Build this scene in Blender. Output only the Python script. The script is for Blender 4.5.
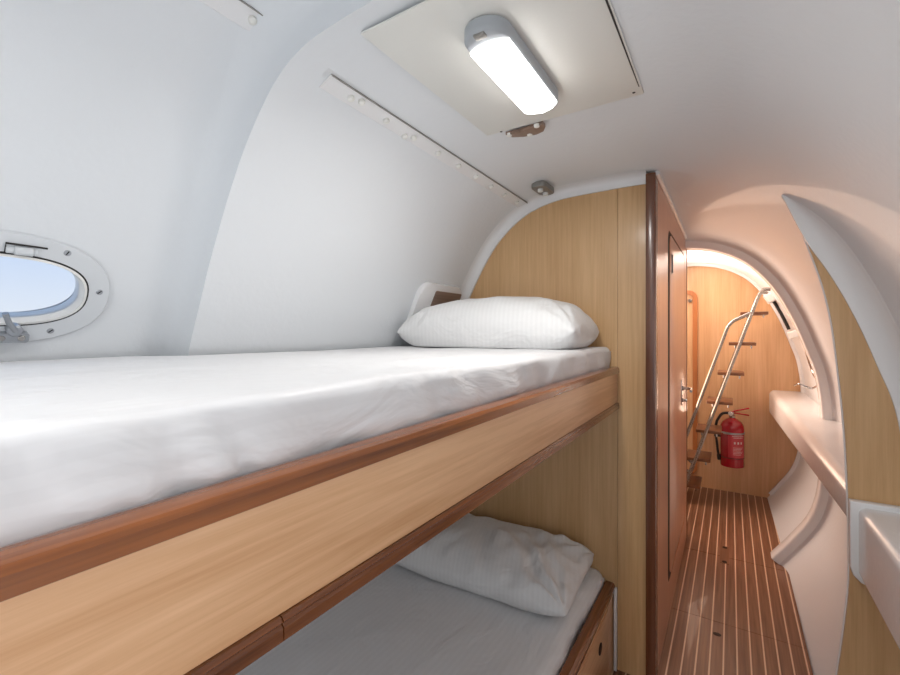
import bpy, bmesh, math, random
from mathutils import Vector, Matrix, noise
random.seed(4)
H = 1.35                      # eye height above the cabin sole; shapes below are written relative to eye height
scene = bpy.context.scene
for o in list(bpy.data.objects): bpy.data.objects.remove(o)
C = scene.collection
# ------------------------------------------------------------------ camera
cd = bpy.data.cameras.new('camera'); cam = bpy.data.objects.new('camera', cd); C.objects.link(cam)
cam.location = (0, 0, H); cam.rotation_euler = (math.pi/2, 0, math.radians(32.56))
cd.lens = 17.6; cd.sensor_width = 36; cd.shift_y = -6.5/900; cd.clip_start = .01
scene.camera = cam
# ------------------------------------------------------------------ world, exposure
w = bpy.data.worlds.new('sky'); scene.world = w; w.use_nodes = True
nt = w.node_tree; nt.nodes.clear()
tc = nt.nodes.new('ShaderNodeTexCoord'); sp = nt.nodes.new('ShaderNodeSeparateXYZ'); cr = nt.nodes.new('ShaderNodeValToRGB')
bg = nt.nodes.new('ShaderNodeBackground'); wo = nt.nodes.new('ShaderNodeOutputWorld')
nt.links.new(tc.outputs['Generated'], sp.inputs[0]); nt.links.new(sp.outputs['Z'], cr.inputs[0])
nt.links.new(cr.outputs[0], bg.inputs[0]); nt.links.new(bg.outputs[0], wo.inputs[0])
cr.color_ramp.elements[0].position = 0.0; cr.color_ramp.elements[0].color = (.90, .95, 1, 1)
cr.color_ramp.elements[1].position = .25; cr.color_ramp.elements[1].color = (.46, .66, 1, 1)
bg.inputs[1].default_value = .72
scene.view_settings.view_transform = 'Standard'; scene.view_settings.look = 'None'
scene.view_settings.gamma = 1; scene.view_settings.use_curve_mapping = False
scene.view_settings.exposure = 0.40
LAMP_W = 13.0; PASSAGE_W = 9.0; FAR_W = 17.0; DAY_W = 9.0
def area(name, loc, size, watts, col, direction, spread=math.pi):
    l = bpy.data.lights.new(name, 'AREA'); l.shape = 'RECTANGLE'; l.size, l.size_y = size
    l.energy = watts; l.color = col; l.spread = spread
    o = bpy.data.objects.new(name, l); C.objects.link(o); o.location = (loc[0], loc[1], loc[2]+H)
    o.rotation_euler = Vector(direction).to_track_quat('-Z', 'Y').to_euler()
    return o
# soft fill lights added out of view, beside and behind the camera
area('starboard_fill', (.33, -.20, -.12), (.8, .8), 3.7, (.95, .97, 1.0), (-1, .45, .0))
area('aft_fill', (-.35, -1.1, .1), (.8, .8), .9, (.92, .96, 1.0), (0, 1, .05))
area('aft_overhead_fill', (-.42, -.45, .58), (.12, .36), 5.2, (1, .98, .95), (0, 0, -1))  # added overhead fill, no fixture is built here
# warm light from the companionway at the far end, left of the passage, spilling up and forward
area('companionway_light', (-.46, 3.80, -.05), (.65, 1.2), 10, (1, .70, .53), (.75, -.45, .25))
area('far_ceiling_fill', (-.50, 3.92, .22), (.4, .3), 3.5, (1, .86, .76), (.6, .0, 1), 1.5)  # extra fill added to brighten the arched ceiling at the far end
area('companionway_downlight', (-.55, 3.75, .40), (.4, .4), 6, (1, .76, .62), (.5, .1, -1))
# added fill for the door and passage, hidden behind the right bulkhead
area('passage_fill', (.385, 2.20, -.14), (.26, .30), .8, (1, .78, .66), (-1, .1, .05))
# ------------------------------------------------------------------ materials
def mat(name): 
    m = bpy.data.materials.new(name); m.use_nodes = True
    return m, m.node_tree.nodes, m.node_tree.links, m.node_tree.nodes['Principled BSDF']
def plain(name, col, rough=.5, metal=0, bump=0, bscale=200, spec=.5, coat=0):
    m, n, l, p = mat(name)
    p.inputs['Base Color'].default_value = (*col, 1); p.inputs['Roughness'].default_value = rough
    p.inputs['Metallic'].default_value = metal; p.inputs['Specular IOR Level'].default_value = spec
    p.inputs['Coat Weight'].default_value = coat
    t = n.new('ShaderNodeTexCoord'); nz = n.new('ShaderNodeTexNoise'); nz.inputs['Scale'].default_value = bscale
    nz.inputs['Detail'].default_value = 3
    l.new(t.outputs['Object'], nz.inputs['Vector'])
    if bump:
        b = n.new('ShaderNodeBump'); b.inputs['Strength'].default_value = bump; b.inputs['Distance'].default_value = .002
        l.new(nz.outputs['Fac'], b.inputs['Height']); l.new(b.outputs[0], p.inputs['Normal'])
    mr = n.new('ShaderNodeMapRange'); mr.inputs['To Min'].default_value = max(0, rough-.05); mr.inputs['To Max'].default_value = min(1, rough+.05)
    l.new(nz.outputs['Fac'], mr.inputs['Value']); l.new(mr.outputs[0], p.inputs['Roughness'])
    return m
def wood(name, dark, light, grain='Z', rough=.35, fine=90, broad=5, contrast=1.0, coat=.15, streak=None):
    """grain = axis the fibres run along"""
    m, n, l, p = mat(name)
    t = n.new('ShaderNodeTexCoord')
    def mapped(s_across, s_along):
        mp = n.new('ShaderNodeMapping')
        sc = [s_across]*3; sc['XYZ'.index(grain)] = s_along
        mp.inputs['Scale'].default_value = sc; l.new(t.outputs['Object'], mp.inputs[0]); return mp
    a = mapped(fine, fine*.03); b = mapped(broad*2.2, broad*.22)
    n1 = n.new('ShaderNodeTexNoise'); n1.inputs['Scale'].default_value = 1; n1.inputs['Detail'].default_value = 5; n1.inputs['Roughness'].default_value = .65
    n2 = n.new('ShaderNodeTexNoise'); n2.inputs['Scale'].default_value = 1; n2.inputs['Detail'].default_value = 3; n2.inputs['Distortion'].default_value = .6
    l.new(a.outputs[0], n1.inputs[0]); l.new(b.outputs[0], n2.inputs[0])
    mx = n.new('ShaderNodeMath'); mx.operation = 'MULTIPLY_ADD'; mx.inputs[1].default_value = .55
    l.new(n1.outputs['Fac'], mx.inputs[0])
    m2 = n.new('ShaderNodeMath'); m2.operation = 'MULTIPLY'; m2.inputs[1].default_value = .45; l.new(n2.outputs['Fac'], m2.inputs[0])
    l.new(m2.outputs[0], mx.inputs[2])
    r = n.new('ShaderNodeValToRGB'); e = r.color_ramp.elements
    e[0].position = .5-.17/contrast; e[1].position = .5+.15/contrast
    e[0].color = (*dark, 1); e[1].color = (*light, 1)
    l.new(mx.outputs[0], r.inputs[0]); l.new(r.outputs[0], p.inputs['Base Color'])
    p.inputs['Roughness'].default_value = rough; p.inputs['Coat Weight'].default_value = coat; p.inputs['Coat Roughness'].default_value = .15
    bu = n.new('ShaderNodeBump'); bu.inputs['Strength'].default_value = .12; bu.inputs['Distance'].default_value = .001
    l.new(n1.outputs['Fac'], bu.inputs['Height']); l.new(bu.outputs[0], p.inputs['Normal'])
    return m
def fabric(name, col, pitch=.02, diag=(1, 0, -1), wr=.75):
    m, n, l, p = mat(name)
    t = n.new('ShaderNodeTexCoord')
    dt = n.new('ShaderNodeVectorMath'); dt.operation = 'DOT_PRODUCT'; dt.inputs[1].default_value = diag
    nz0 = n.new('ShaderNodeTexNoise'); nz0.inputs['Scale'].default_value = 6
    ad = n.new('ShaderNodeMath'); ad.operation = 'MULTIPLY_ADD'; ad.inputs[1].default_value = .012
    l.new(t.outputs['Object'], dt.inputs[0]); l.new(t.outputs['Object'], nz0.inputs[0])
    l.new(nz0.outputs['Fac'], ad.inputs[0]); l.new(dt.outputs['Value'], ad.inputs[2])
    ml = n.new('ShaderNodeMath'); ml.operation = 'MULTIPLY'; ml.inputs[1].default_value = 2*math.pi/pitch; l.new(ad.outputs[0], ml.inputs[0])
    sn = n.new('ShaderNodeMath'); sn.operation = 'SINE'; l.new(ml.outputs[0], sn.inputs[0])
    mr = n.new('ShaderNodeMapRange'); mr.inputs['From Min'].default_value = -.25; mr.inputs['From Max'].default_value = .25
    l.new(sn.outputs[0], mr.inputs['Value'])
    mc = n.new('ShaderNodeMix'); mc.data_type = 'RGBA'; l.new(mr.outputs[0], mc.inputs['Factor'])
    mc.inputs['A'].default_value = (*[c*.97 for c in col], 1); mc.inputs['B'].default_value = (*col, 1)
    l.new(mc.outputs['Result'], p.inputs['Base Color'])
    rr = n.new('ShaderNodeMapRange'); rr.inputs['To Min'].default_value = .42; rr.inputs['To Max'].default_value = .62
    l.new(mr.outputs[0], rr.inputs['Value']); l.new(rr.outputs[0], p.inputs['Roughness'])
    p.inputs['Sheen Weight'].default_value = .25; p.inputs['Specular IOR Level'].default_value = .35
    mp = n.new('ShaderNodeMapping'); mp.inputs['Scale'].default_value = (7, 4, 9); l.new(t.outputs['Object'], mp.inputs[0])
    nz = n.new('ShaderNodeTexNoise'); nz.inputs['Scale'].default_value = 1; nz.inputs['Detail'].default_value = 4; nz.inputs['Distortion'].default_value = .8
    l.new(mp.outputs[0], nz.inputs[0])
    bu = n.new('ShaderNodeBump'); bu.inputs['Strength'].default_value = wr; bu.inputs['Distance'].default_value = .02
    l.new(nz.outputs['Fac'], bu.inputs['Height']); l.new(bu.outputs[0], p.inputs['Normal'])
    return m
def emit(name, col, s):
    m, n, l, p = mat(name); p.inputs['Emission Color'].default_value = (*col, 1); p.inputs['Emission Strength'].default_value = s
    p.inputs['Base Color'].default_value = (.9, .9, .9, 1); return m
def glassm(name):
    m = bpy.data.materials.new(name); m.use_nodes = True; n = m.node_tree.nodes; l = m.node_tree.links; n.clear()
    o = n.new('ShaderNodeOutputMaterial'); tr = n.new('ShaderNodeBsdfTransparent'); g = n.new('ShaderNodeBsdfGlossy'); g.inputs['Roughness'].default_value = .02
    tr.inputs[0].default_value = (.97, .98, 1, 1); mx = n.new('ShaderNodeMixShader'); f = n.new('ShaderNodeFresnel'); f.inputs[0].default_value = 1.3
    l.new(f.outputs[0], mx.inputs[0]); l.new(tr.outputs[0], mx.inputs[1]); l.new(g.outputs[0], mx.inputs[2]); l.new(mx.outputs[0], o.inputs[0]); return m
gel = plain('white_gelcoat', (.77, .80, .83), .42, bump=.35, bscale=60, coat=.1)
gel2 = plain('moulded_gelcoat', (.83, .83, .84), .25, bump=.15, bscale=60, coat=.2)
cream = plain('cream_panel_paint', (.82, .82, .78), .4, bump=.1, bscale=120)
oak = wood('oak_veneer', (.56, .325, .145), (.73, .47, .24), 'Z')
oak_end = wood('far_bulkhead_veneer', (.58, .32, .15), (.74, .46, .25), 'Z')
board = wood('bunk_board_veneer', (.60, .32, .155), (.80, .49, .28), 'Y', fine=90, contrast=1.3)
mahog = wood('mahogany_trim', (.085, .024, .007), (.33, .105, .026), 'Y', rough=.25, coat=.5)
mahogd = wood('dark_mahogany_post', (.10, .03, .012), (.17, .055, .02), 'Z', rough=.25, coat=.5)
doorw = wood('door_veneer', (.50, .235, .13), (.64, .33, .20), 'Z', rough=.3, coat=.35, fine=110)
trimw = wood('orange_teak_trim', (.38, .13, .04), (.55, .21, .07), 'Z', rough=.3)
treadw = wood('teak_tread', (.13, .05, .02), (.24, .10, .045), 'Y', rough=.4)
sheet = fabric('white_sateen_sheet', (.80, .80, .81))
pcase = fabric('white_pillowcase', (.82, .82, .82), .018, (1, .3, 0), .9)
steel = plain('polished_steel', (.50, .48, .46), .2, 1)
satin = plain('satin_aluminium', (.42, .44, .47), .38, .75)
lgrey = plain('pale_grey_frame', (.70, .73, .76), .35, .15)
grey = plain('grey_plastic', (.42, .45, .48), .4)
dgrey = plain('bracket_grey', (.30, .29, .27), .45, .5)
black = plain('black_rubber', (.015, .014, .014), .5)
gapm = plain('dark_gap', (.03, .015, .01), .8)
ladder_m = plain('brushed_ladder_steel', (.36, .33, .30), .27, 1)
red = plain('extinguisher_red', (.42, .006, .022), .18, coat=.6)
lred = plain('label_red', (.55, .06, .08), .35)
whitep = plain('white_plastic', (.82, .82, .80), .35)
whtx = plain('white_print', (.8, .75, .75), .5)
brownp = wood('pocket_wood', (.20, .13, .10), (.32, .22, .17), 'Y')
glass = glassm('portlight_glass')
lampw = emit('lamp_diffuser', (1, .97, .93), 8)
def floor_mat():
    m, n, l, p = mat('teak_and_holly_sole')
    t = n.new('ShaderNodeTexCoord'); s = n.new('ShaderNodeSeparateXYZ'); l.new(t.outputs['Object'], s.inputs[0])
    a = n.new('ShaderNodeMath'); a.operation = 'MULTIPLY_ADD'; a.inputs[1].default_value = 1/.0475; a.inputs[2].default_value = 100.05
    l.new(s.outputs['X'], a.inputs[0]); f = n.new('ShaderNodeMath'); f.operation = 'FRACT'; l.new(a.outputs[0], f.inputs[0])
    c = n.new('ShaderNodeMath'); c.operation = 'COMPARE'; c.inputs[1].default_value = .5; c.inputs[2].default_value = .06; l.new(f.outputs[0], c.inputs[0])
    mp = n.new('ShaderNodeMapping'); mp.inputs['Scale'].default_value = (90, 3, 90); l.new(t.outputs['Object'], mp.inputs[0])
    nz = n.new('ShaderNodeTexNoise'); nz.inputs['Scale'].default_value = 1; nz.inputs['Detail'].default_value = 5; l.new(mp.outputs[0], nz.inputs[0])
    r = n.new('ShaderNodeValToRGB'); r.color_ramp.elements[0].position = .3; r.color_ramp.elements[1].position = .7
    r.color_ramp.elements[0].color = (.15, .062, .030, 1); r.color_ramp.elements[1].color = (.27, .125, .066, 1); l.new(nz.outputs['Fac'], r.inputs[0])
    x = n.new('ShaderNodeMix'); x.data_type = 'RGBA'; l.new(c.outputs[0], x.inputs['Factor']); l.new(r.outputs[0], x.inputs['A']); x.inputs['B'].default_value = (.72, .50, .34, 1)
    l.new(x.outputs['Result'], p.inputs['Base Color']); p.inputs['Roughness'].default_value = .34; p.inputs['Coat Weight'].default_value = .15
    return m
sole = floor_mat()
# ------------------------------------------------------------------ mesh helpers
def V(*a): return Vector(a)
def box(bm, x0, x1, y0, y1, z0, z1, bev=0, seg=2):
    r = bmesh.ops.create_cube(bm, size=1)
    for v in r['verts']:
        v.co = V((x0+x1)/2+v.co.x*(x1-x0), (y0+y1)/2+v.co.y*(y1-y0), (z0+z1)/2+v.co.z*(z1-z0))
    if bev:
        es = list({e for v in r['verts'] for e in v.link_edges})
        bmesh.ops.bevel(bm, geom=es, offset=bev, segments=seg, profile=.5, affect='EDGES')
def prism(bm, pts, lo, hi, axis='Y', bev=0, seg=2):
    """extrude a 2D outline; axis Y: pts are (x,z); axis X: pts are (y,z); axis Z: pts are (x,y)"""
    def mk(p, d): return {'Y': V(p[0], d, p[1]), 'X': V(d, p[0], p[1]), 'Z': V(p[0], p[1], d)}[axis]
    a = [bm.verts.new(mk(p, lo)) for p in pts]; b = [bm.verts.new(mk(p, hi)) for p in pts]
    n = len(pts); fs = [bm.faces.new(a), bm.faces.new(b[::-1])]
    for i in range(n): fs.append(bm.faces.new((a[i], b[i], b[(i+1) % n], a[(i+1) % n])))
    if bev:
        es = [e for f in fs[:2] for e in f.edges]
        bmesh.ops.bevel(bm, geom=es, offset=bev, segments=seg, profile=.5, affect='EDGES')
def tube(bm, pts, r, seg=12, closed=False):
    pts = [Vector(p) for p in pts]; rings = []; n = len(pts); up = None
    for i, p in enumerate(pts):
        if closed: t = (pts[(i+1) % n]-pts[i-1]).normalized()
        else: t = (pts[min(i+1, n-1)]-pts[max(i-1, 0)]).normalized()
        if up is None: up = t.orthogonal().normalized()
        up = (up - t*up.dot(t)).normalized(); s = t.cross(up)
        rings.append([bm.verts.new(p+r*(math.cos(2*math.pi*k/seg)*up+math.sin(2*math.pi*k/seg)*s)) for k in range(seg)])
    m = n if closed else n-1
    for i in range(m):
        A, B = rings[i], rings[(i+1) % n]
        for k in range(seg): bm.faces.new((A[k], A[(k+1) % seg], B[(k+1) % seg], B[k]))
    if not closed: bm.faces.new(rings[0][::-1]); bm.faces.new(rings[-1])
def smoothpath(pts, r=.04, k=6):
    """round the corners of a polyline"""
    pts = [Vector(p) for p in pts]; out = [pts[0]]
    for i in range(1, len(pts)-1):
        a, b, c = pts[i-1], pts[i], pts[i+1]
        q = min(r, (a-b).length*.45, (c-b).length*.45); s = b+(a-b).normalized()*q; e = b+(c-b).normalized()*q
        for j in range(k+1):
            t = j/k; out.append(s*(1-t)**2+b*2*t*(1-t)+e*t*t)
    return out+[pts[-1]]
def lathe(bm, prof, o, ax=(0, 0, 1), seg=28):
    """prof: (radius, height) from bottom to top along ax"""
    q = Vector((0, 0, 1)).rotation_difference(Vector(ax)); o = Vector(o); rings = []
    for (r, h) in prof:
        rings.append([bm.verts.new(o+q @ V(max(r, 1e-4)*math.cos(2*math.pi*k/seg), max(r, 1e-4)*math.sin(2*math.pi*k/seg), h)) for k in range(seg)])
    for A, B in zip(rings, rings[1:]):
        for k in range(seg): bm.faces.new((A[k], A[(k+1) % seg], B[(k+1) % seg], B[k]))
    bm.faces.new(rings[0][::-1]); bm.faces.new(rings[-1])
def cyl(bm, p0, p1, r, seg=16):
    p0 = Vector(p0); p1 = Vector(p1); d = p1-p0; b = min(r*.2, d.length*.2)
    lathe(bm, [(r-b, 0), (r, b), (r, d.length-b), (r-b, d.length)], p0, d.normalized(), seg)
def rrect(x0, x1, y0, y1, r, k=6):
    out = []
    for cx, cy, a0 in ((x1-r, y0+r, -90), (x1-r, y1-r, 0), (x0+r, y1-r, 90), (x0+r, y0+r, 180)):
        for j in range(k+1):
            a = math.radians(a0+90*j/k); out.append((cx+r*math.cos(a), cy+r*math.sin(a)))
    return out
def supere(a, b, n=2.6, k=64):
    out = []
    for i in range(k):
        t = 2*math.pi*i/k; c, s = math.cos(t), math.sin(t)
        out.append((a*math.copysign(abs(c)**(2/n), c), b*math.copysign(abs(s)**(2/n), s)))
    return out
def ringplate(bm, outer, inner, place, d0, d1):
    """flat ring between two outlines of equal count; place(u,v,d)->Vector"""
    n = len(outer); L = []
    for pts, d in ((outer, d0), (outer, d1), (inner, d1), (inner, d0)): L.append([bm.verts.new(place(p[0], p[1], d)) for p in pts])
    for j in range(4):
        A, B = L[j], L[(j+1) % 4]
        for i in range(n): bm.faces.new((A[i], A[(i+1) % n], B[(i+1) % n], B[i]))
def obj(name, bm, m, parent=None, smooth=40, origin=None, bevel=0):
    bmesh.ops.recalc_face_normals(bm, faces=bm.faces)
    xs = [v.co for v in bm.verts]
    if parent is None:
        if origin is None:
            origin = V((min(c.x for c in xs)+max(c.x for c in xs))/2, (min(c.y for c in xs)+max(c.y for c in xs))/2, min(c.z for c in xs))
        else: origin = Vector(origin)
        loc = origin+V(0, 0, H)
    else:
        origin = Vector(parent['_o']); loc = V(0, 0, 0)
    for v in bm.verts: v.co -= origin
    me = bpy.data.meshes.new(name); bm.to_mesh(me); bm.free(); me.materials.append(m)
    if smooth:
        for p in me.polygons: p.use_smooth = True
        me.set_sharp_from_angle(angle=math.radians(smooth))
    o = bpy.data.objects.new(name, me); C.objects.link(o); o.location = loc
    o['_o'] = tuple(origin)
    if parent: o.parent = parent
    if bevel:
        b = o.modifiers.new('bevel', 'BEVEL'); b.width = bevel; b.segments = 2; b.limit_method = 'ANGLE'
    return o
def thing(name, label, cat, o, group=None):
    e = bpy.data.objects.new(name, None); C.objects.link(e); e.location = Vector(o)+V(0, 0, H); e['_o'] = tuple(o)
    e.empty_display_size = .05; e['label'] = label; e['category'] = cat
    if group: e['group'] = group
    return e
def tag(o, label, cat, group=None):
    o['label'] = label; o['category'] = cat
    if group: o['group'] = group
    return o
def struct(o, label, cat):
    o['kind'] = 'structure'; o['label'] = label; o['category'] = cat; return o
def copy_tree(o, parent=None):
    c = o.copy(); C.objects.link(c)
    if parent: c.parent = parent
    for ch in list(o.children): copy_tree(ch, c)
    return c
NB = bmesh.new
# ------------------------------------------------------------------ hull section
def interp(pts, n):
    """arc-length resampled Catmull-Rom through 2D points"""
    P = [Vector(p) for p in pts]; P = [2*P[0]-P[1]]+P+[2*P[-1]-P[-2]]; out = []
    for i in range(1, len(P)-2):
        for j in range(12):
            t = j/12; a, b, c, d = P[i-1:i+3]
            out.append(.5*((2*b)+(c-a)*t+(2*a-5*b+4*c-d)*t*t+(3*b-a-3*c+d)*t**3))
    out.append(P[-2]); L = [0]
    for a, b in zip(out, out[1:]): L.append(L[-1]+(b-a).length)
    res = []; k = 0
    for i in range(n+1):
        s = L[-1]*i/n
        while k < len(L)-2 and L[k+1] < s: k += 1
        t = (s-L[k])/max(1e-9, L[k+1]-L[k]); res.append(out[k].lerp(out[k+1], t))
    return res
LEFT = [(-.40, .625), (-.60, .620), (-.70, .605), (-.77, .582), (-.86, .532), (-.96, .445), (-1.04, .335), (-1.12, .19), (-1.18, .06),
        (-1.228, -.05), (-1.29, -.25), (-1.33, -.5), (-1.33, -.8), (-1.27, -1.05), (-1.15, -1.36)]
RIGHT = [(-.40, .625), (-.25, .622), (-.10, .598), (.03, .548), (.14, .475), (.23, .378), (.30, .275), (.36, .155), (.41, .03), (.45, -.09),
         (.49, -.22), (.515, -.4), (.52, -.6), (.515, -.8), (.495, -.97), (.45, -1.11), (.365, -1.25), (.275, -1.38)]
SEC = {'L': interp(LEFT, 150), 'R': interp(RIGHT, 150)}
NRM = {}
for k in 'LR':
    s = SEC[k]; N = []
    for i in range(len(s)):
        t = (s[min(i+1, len(s)-1)]-s[max(i-1, 0)]).normalized()
        N.append(V(t.y, -t.x) if k == 'L' else V(-t.y, t.x))     # outward
    N[0] = V(0, 1); NRM[k] = N
NRM = {k: [(-n if (n.dot(SEC[k][i]-V(-.4, -.3)) < 0) else n) for i, n in enumerate(v)] for k, v in NRM.items()}
def off(side, i, Y):
    f = i/150; o = 0
    if Y > 1.9: o -= .02*(Y-1.9)/1.25
    if side == 'L':
        o += .022*math.exp(-((SEC['L'][i].x+.82)/.13)**2)*min(1.1, max(0, (1.86-Y)/1.15))*(1 if SEC['L'][i].y > 0 else 0)
        x = SEC['L'][i].x; fade = min(1, max(0, (-.42-x)/.12)); d = .095*fade
        if Y < .62-1e-5:
            r = .065; y0 = .62-r
            o += d if Y <= y0 else (d-r*fade)+fade*math.sqrt(max(0, r*r-(Y-y0)**2))
        elif Y > .70 and x < -.77: o += .0025
    return o
def hp(side, i, Y, inset=0):
    p = SEC[side][i]+NRM[side][i]*(off(side, i, Y)-inset)
    return V(p.x, Y, p.y)
def hull_sheet(bm, side, i0, i1, ys, thick=.03):
    cols = side if isinstance(side, list) else [(side, i) for i in range(i0, i1+1)]
    rows = []
    for (Y, Yq) in ys: rows.append([bm.verts.new(V(*(lambda q: (q.x, Y, q.z))(hp(side, i, Yq)))) for side, i in cols])
    back = []
    for (Y, Yq) in ys:
        r = []
        for side, i in cols:
            p = SEC[side][i]+NRM[side][i]*(off(side, i, .2 if side == 'L' else Yq)+thick) if side == 'L' and Yq < 1.9 else SEC[side][i]+NRM[side][i]*(off(side, i, Yq)+thick)
            r.append(bm.verts.new(V(p.x, Y, p.y)))
        back.append(r)
    nr = len(rows); nc = len(rows[0])
    for R in (rows, back):
        for a in range(nr-1):
            for b in range(nc-1): bm.faces.new((R[a][b], R[a][b+1], R[a+1][b+1], R[a+1][b]))
    for a in range(nr-1):
        bm.faces.new((rows[a][0], rows[a+1][0], back[a+1][0], back[a][0])); bm.faces.new((rows[a][-1], rows[a+1][-1], back[a+1][-1], back[a][-1]))
    for b in range(nc-1):
        bm.faces.new((rows[0][b], rows[0][b+1], back[0][b+1], back[0][b])); bm.faces.new((rows[-1][b], rows[-1][b+1], back[-1][b+1], back[-1][b]))
def ylist():
    ys = [-1.2, -.6, -.2, .1, .3, .45, .54]
    ys += [.555+.065*math.sin(math.pi/2*k/9) for k in range(0, 9)]+[.61999]
    out = [(y, y) for y in ys]; out.append((.62, .6201))
    out += [(y, y) for y in (.63, .66, .695)]+[(.70, .6999), (.7015, .71)]
    out += [(y, y) for y in (.8, .95, 1.1, 1.3, 1.5, 1.7, 1.9, 2.1, 2.3, 2.5, 2.7, 2.9, 3.1, 3.3, 3.6, 3.9, 4.2, 4.42)]
    return out
kS = min(range(151), key=lambda i: abs(SEC['L'][i].x+.77))
kR = min(range(151), key=lambda i: abs(SEC['R'][i].x-.20)+(0 if i < 75 else 9))
bm = NB(); hull_sheet(bm, 'L', kS, 150, ylist()); wl = obj('wall_left', bm, gel, smooth=50, origin=(0, 0, -1.35))
struct(wl, 'white moulded hull side along the bunks, with an oval porthole', 'wall')
bm = NB(); hull_sheet(bm, [('L', i) for i in range(kS, 0, -1)]+[('R', i) for i in range(0, kR+1)], 0, 0, ylist())
struct(obj('ceiling', bm, gel, smooth=50, origin=(0, 0, -1.35)), 'white moulded curved cabin ceiling carrying the lit lamp', 'ceiling')
bm = NB(); hull_sheet(bm, 'R', kR, 150, ylist()); wr = obj('wall_right', bm, gel, smooth=50, origin=(0, 0, -1.35))
struct(wr, 'white moulded hull side curving down on the right of the passage', 'wall')
# sole
bm = NB(); box(bm, -1.15, .272, 1.892, 2.388, -1.39, -1.35); box(bm, -1.15, .272, 2.391, 3.098, -1.39, -1.35); box(bm, -1.15, .272, 3.101, 4.42, -1.39, -1.35)
box(bm, -1.15, .272, -1.2, 4.42, -1.41, -1.388)
struct(obj('floor', bm, sole, smooth=0, origin=(0, 0, -1.35)), 'teak sole with thin pale stripes running along the passage', 'floor')
def section_poly(inset, i0L=150, i0R=150, Y=1.9):
    L = [hp('L', i, Y, inset) for i in range(i0L, -1, -3)]; R = [hp('R', i, Y, inset) for i in range(0, i0R+1, 3)]
    pts = [(p.x, p.z) for p in L]+[(p.x, p.z) for p in R[1:]]
    return pts
# aft closing bulkhead behind the camera
bm = NB(); pts = section_poly(-.1, Y=1.5); pts = [(x, max(z, -1.38)) for x, z in pts]; prism(bm, pts, -1.23, -1.2)
struct(obj('wall_back', bm, gel), 'white bulkhead behind the camera', 'wall')
# bunk-end bulkhead (left of the passage): two oak veneered panels
def clip_poly(pts, xmin=None, xmax=None, ztop=None):
    from mathutils import geometry
    out = []
    def inside(p): return (xmin is None or p[0] >= xmin) and (xmax is None or p[0] <= xmax)
    for lim, sgn in ((xmin, 1), (xmax, -1)):
        if lim is None: continue
        src = pts; out = []
        for a, b in zip(src, src[1:]+src[:1]):
            ia = (a[0]-lim)*sgn >= 0; ib = (b[0]-lim)*sgn >= 0
            if ia: out.append(a)
            if ia != ib:
                t = (lim-a[0])/(b[0]-a[0]); out.append((lim, a[1]+t*(b[1]-a[1])))
        pts = out
    return pts
full = section_poly(.004, Y=1.895)
full = [p for p in full if p[1] > -1.34]; full = [(full[0][0], -1.387)]+full+[(full[-1][0], -1.387)]
bm = NB(); prism(bm, clip_poly(full, xmax=-.3925), 1.89, 1.915); prism(bm, clip_poly(full, xmin=-.391, xmax=-.262), 1.888, 1.915)
struct(obj('wall_bunk_end', bm, oak, smooth=30), 'arched oak veneered bulkhead at the foot of both bunks', 'wall')
# bulkhead on the right of the passage: straight-cut opening
cut = [(.168, .452), (.182, .41), (.217, .294), (.256, .156), (.281, .02), (.298, -.151), (.311, -.313), (.320, -.536), (.323, -.791), (.312, -.95), (.293, -1.131), (.270, -1.349)]
cutS = [(p.x, p.y) for p in interp(cut, 40)]
Rs = [p for p in [(q.x, q.z) for q in (hp('R', i, 1.895, .004) for i in range(0, 151, 2))] if p[1] < .452 and p[1] > -1.349]
poly = cutS+Rs[::-1]
bm = NB(); prism(bm, poly, 1.89, 1.912)
struct(obj('wall_passage_side', bm, oak, smooth=30), 'oak veneered bulkhead on the right of the passage opening', 'wall')
bm = NB()
for a, b in zip(cutS, cutS[1:]):
    pass
tube(bm, [V(x-.001, 1.903, z) for x, z in cutS[3:]], .0035, 8)
struct(obj('trim_1', bm, gel2), 'pale edge strip on the curved passage opening', 'trim')
# coved flanges where the hull lining meets the bulkheads
def flange(side, i0, i1, Yb, w=.06, deep=.055, taper=0, step=1):
    bm = NB(); rings = []
    idx = list(range(i0, i1+1, step))
    for q, i in enumerate(idx):
        k = 1
        if taper and q < taper: k = .08+.92*math.sin(math.pi/2*q/taper)
        ww, dd = w*k, deep*k
        sec = [(-.002, Yb-dd*1.25)]
        for j in range(7):
            a = math.pi/2*j/6; sec.append((ww*(1-math.cos(a))*.82, Yb-dd*1.2+(dd*1.2-.012)*math.sin(a)))
        sec += [(ww, Yb-.010), (ww, Yb+.0015), (-.002, Yb+.0015)]
        rings.append([bm.verts.new((lambda h, y: V(h.x, y, h.z))(hp(side, i, 1.8, ins), y)) for ins, y in sec])
    n = len(rings[0])
    for A, B in zip(rings, rings[1:]):
        for k in range(n): bm.faces.new((A[k], A[(k+1) % n], B[(k+1) % n], B[k]))
    bm.faces.new(rings[0][::-1]); bm.faces.new(rings[-1]); return bm
iL = min(range(151), key=lambda i: (SEC['L'][i]-V(-1.215, -.02)).length)
bm = flange('L', 0, iL, 1.89, w=.042, deep=.04)
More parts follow.
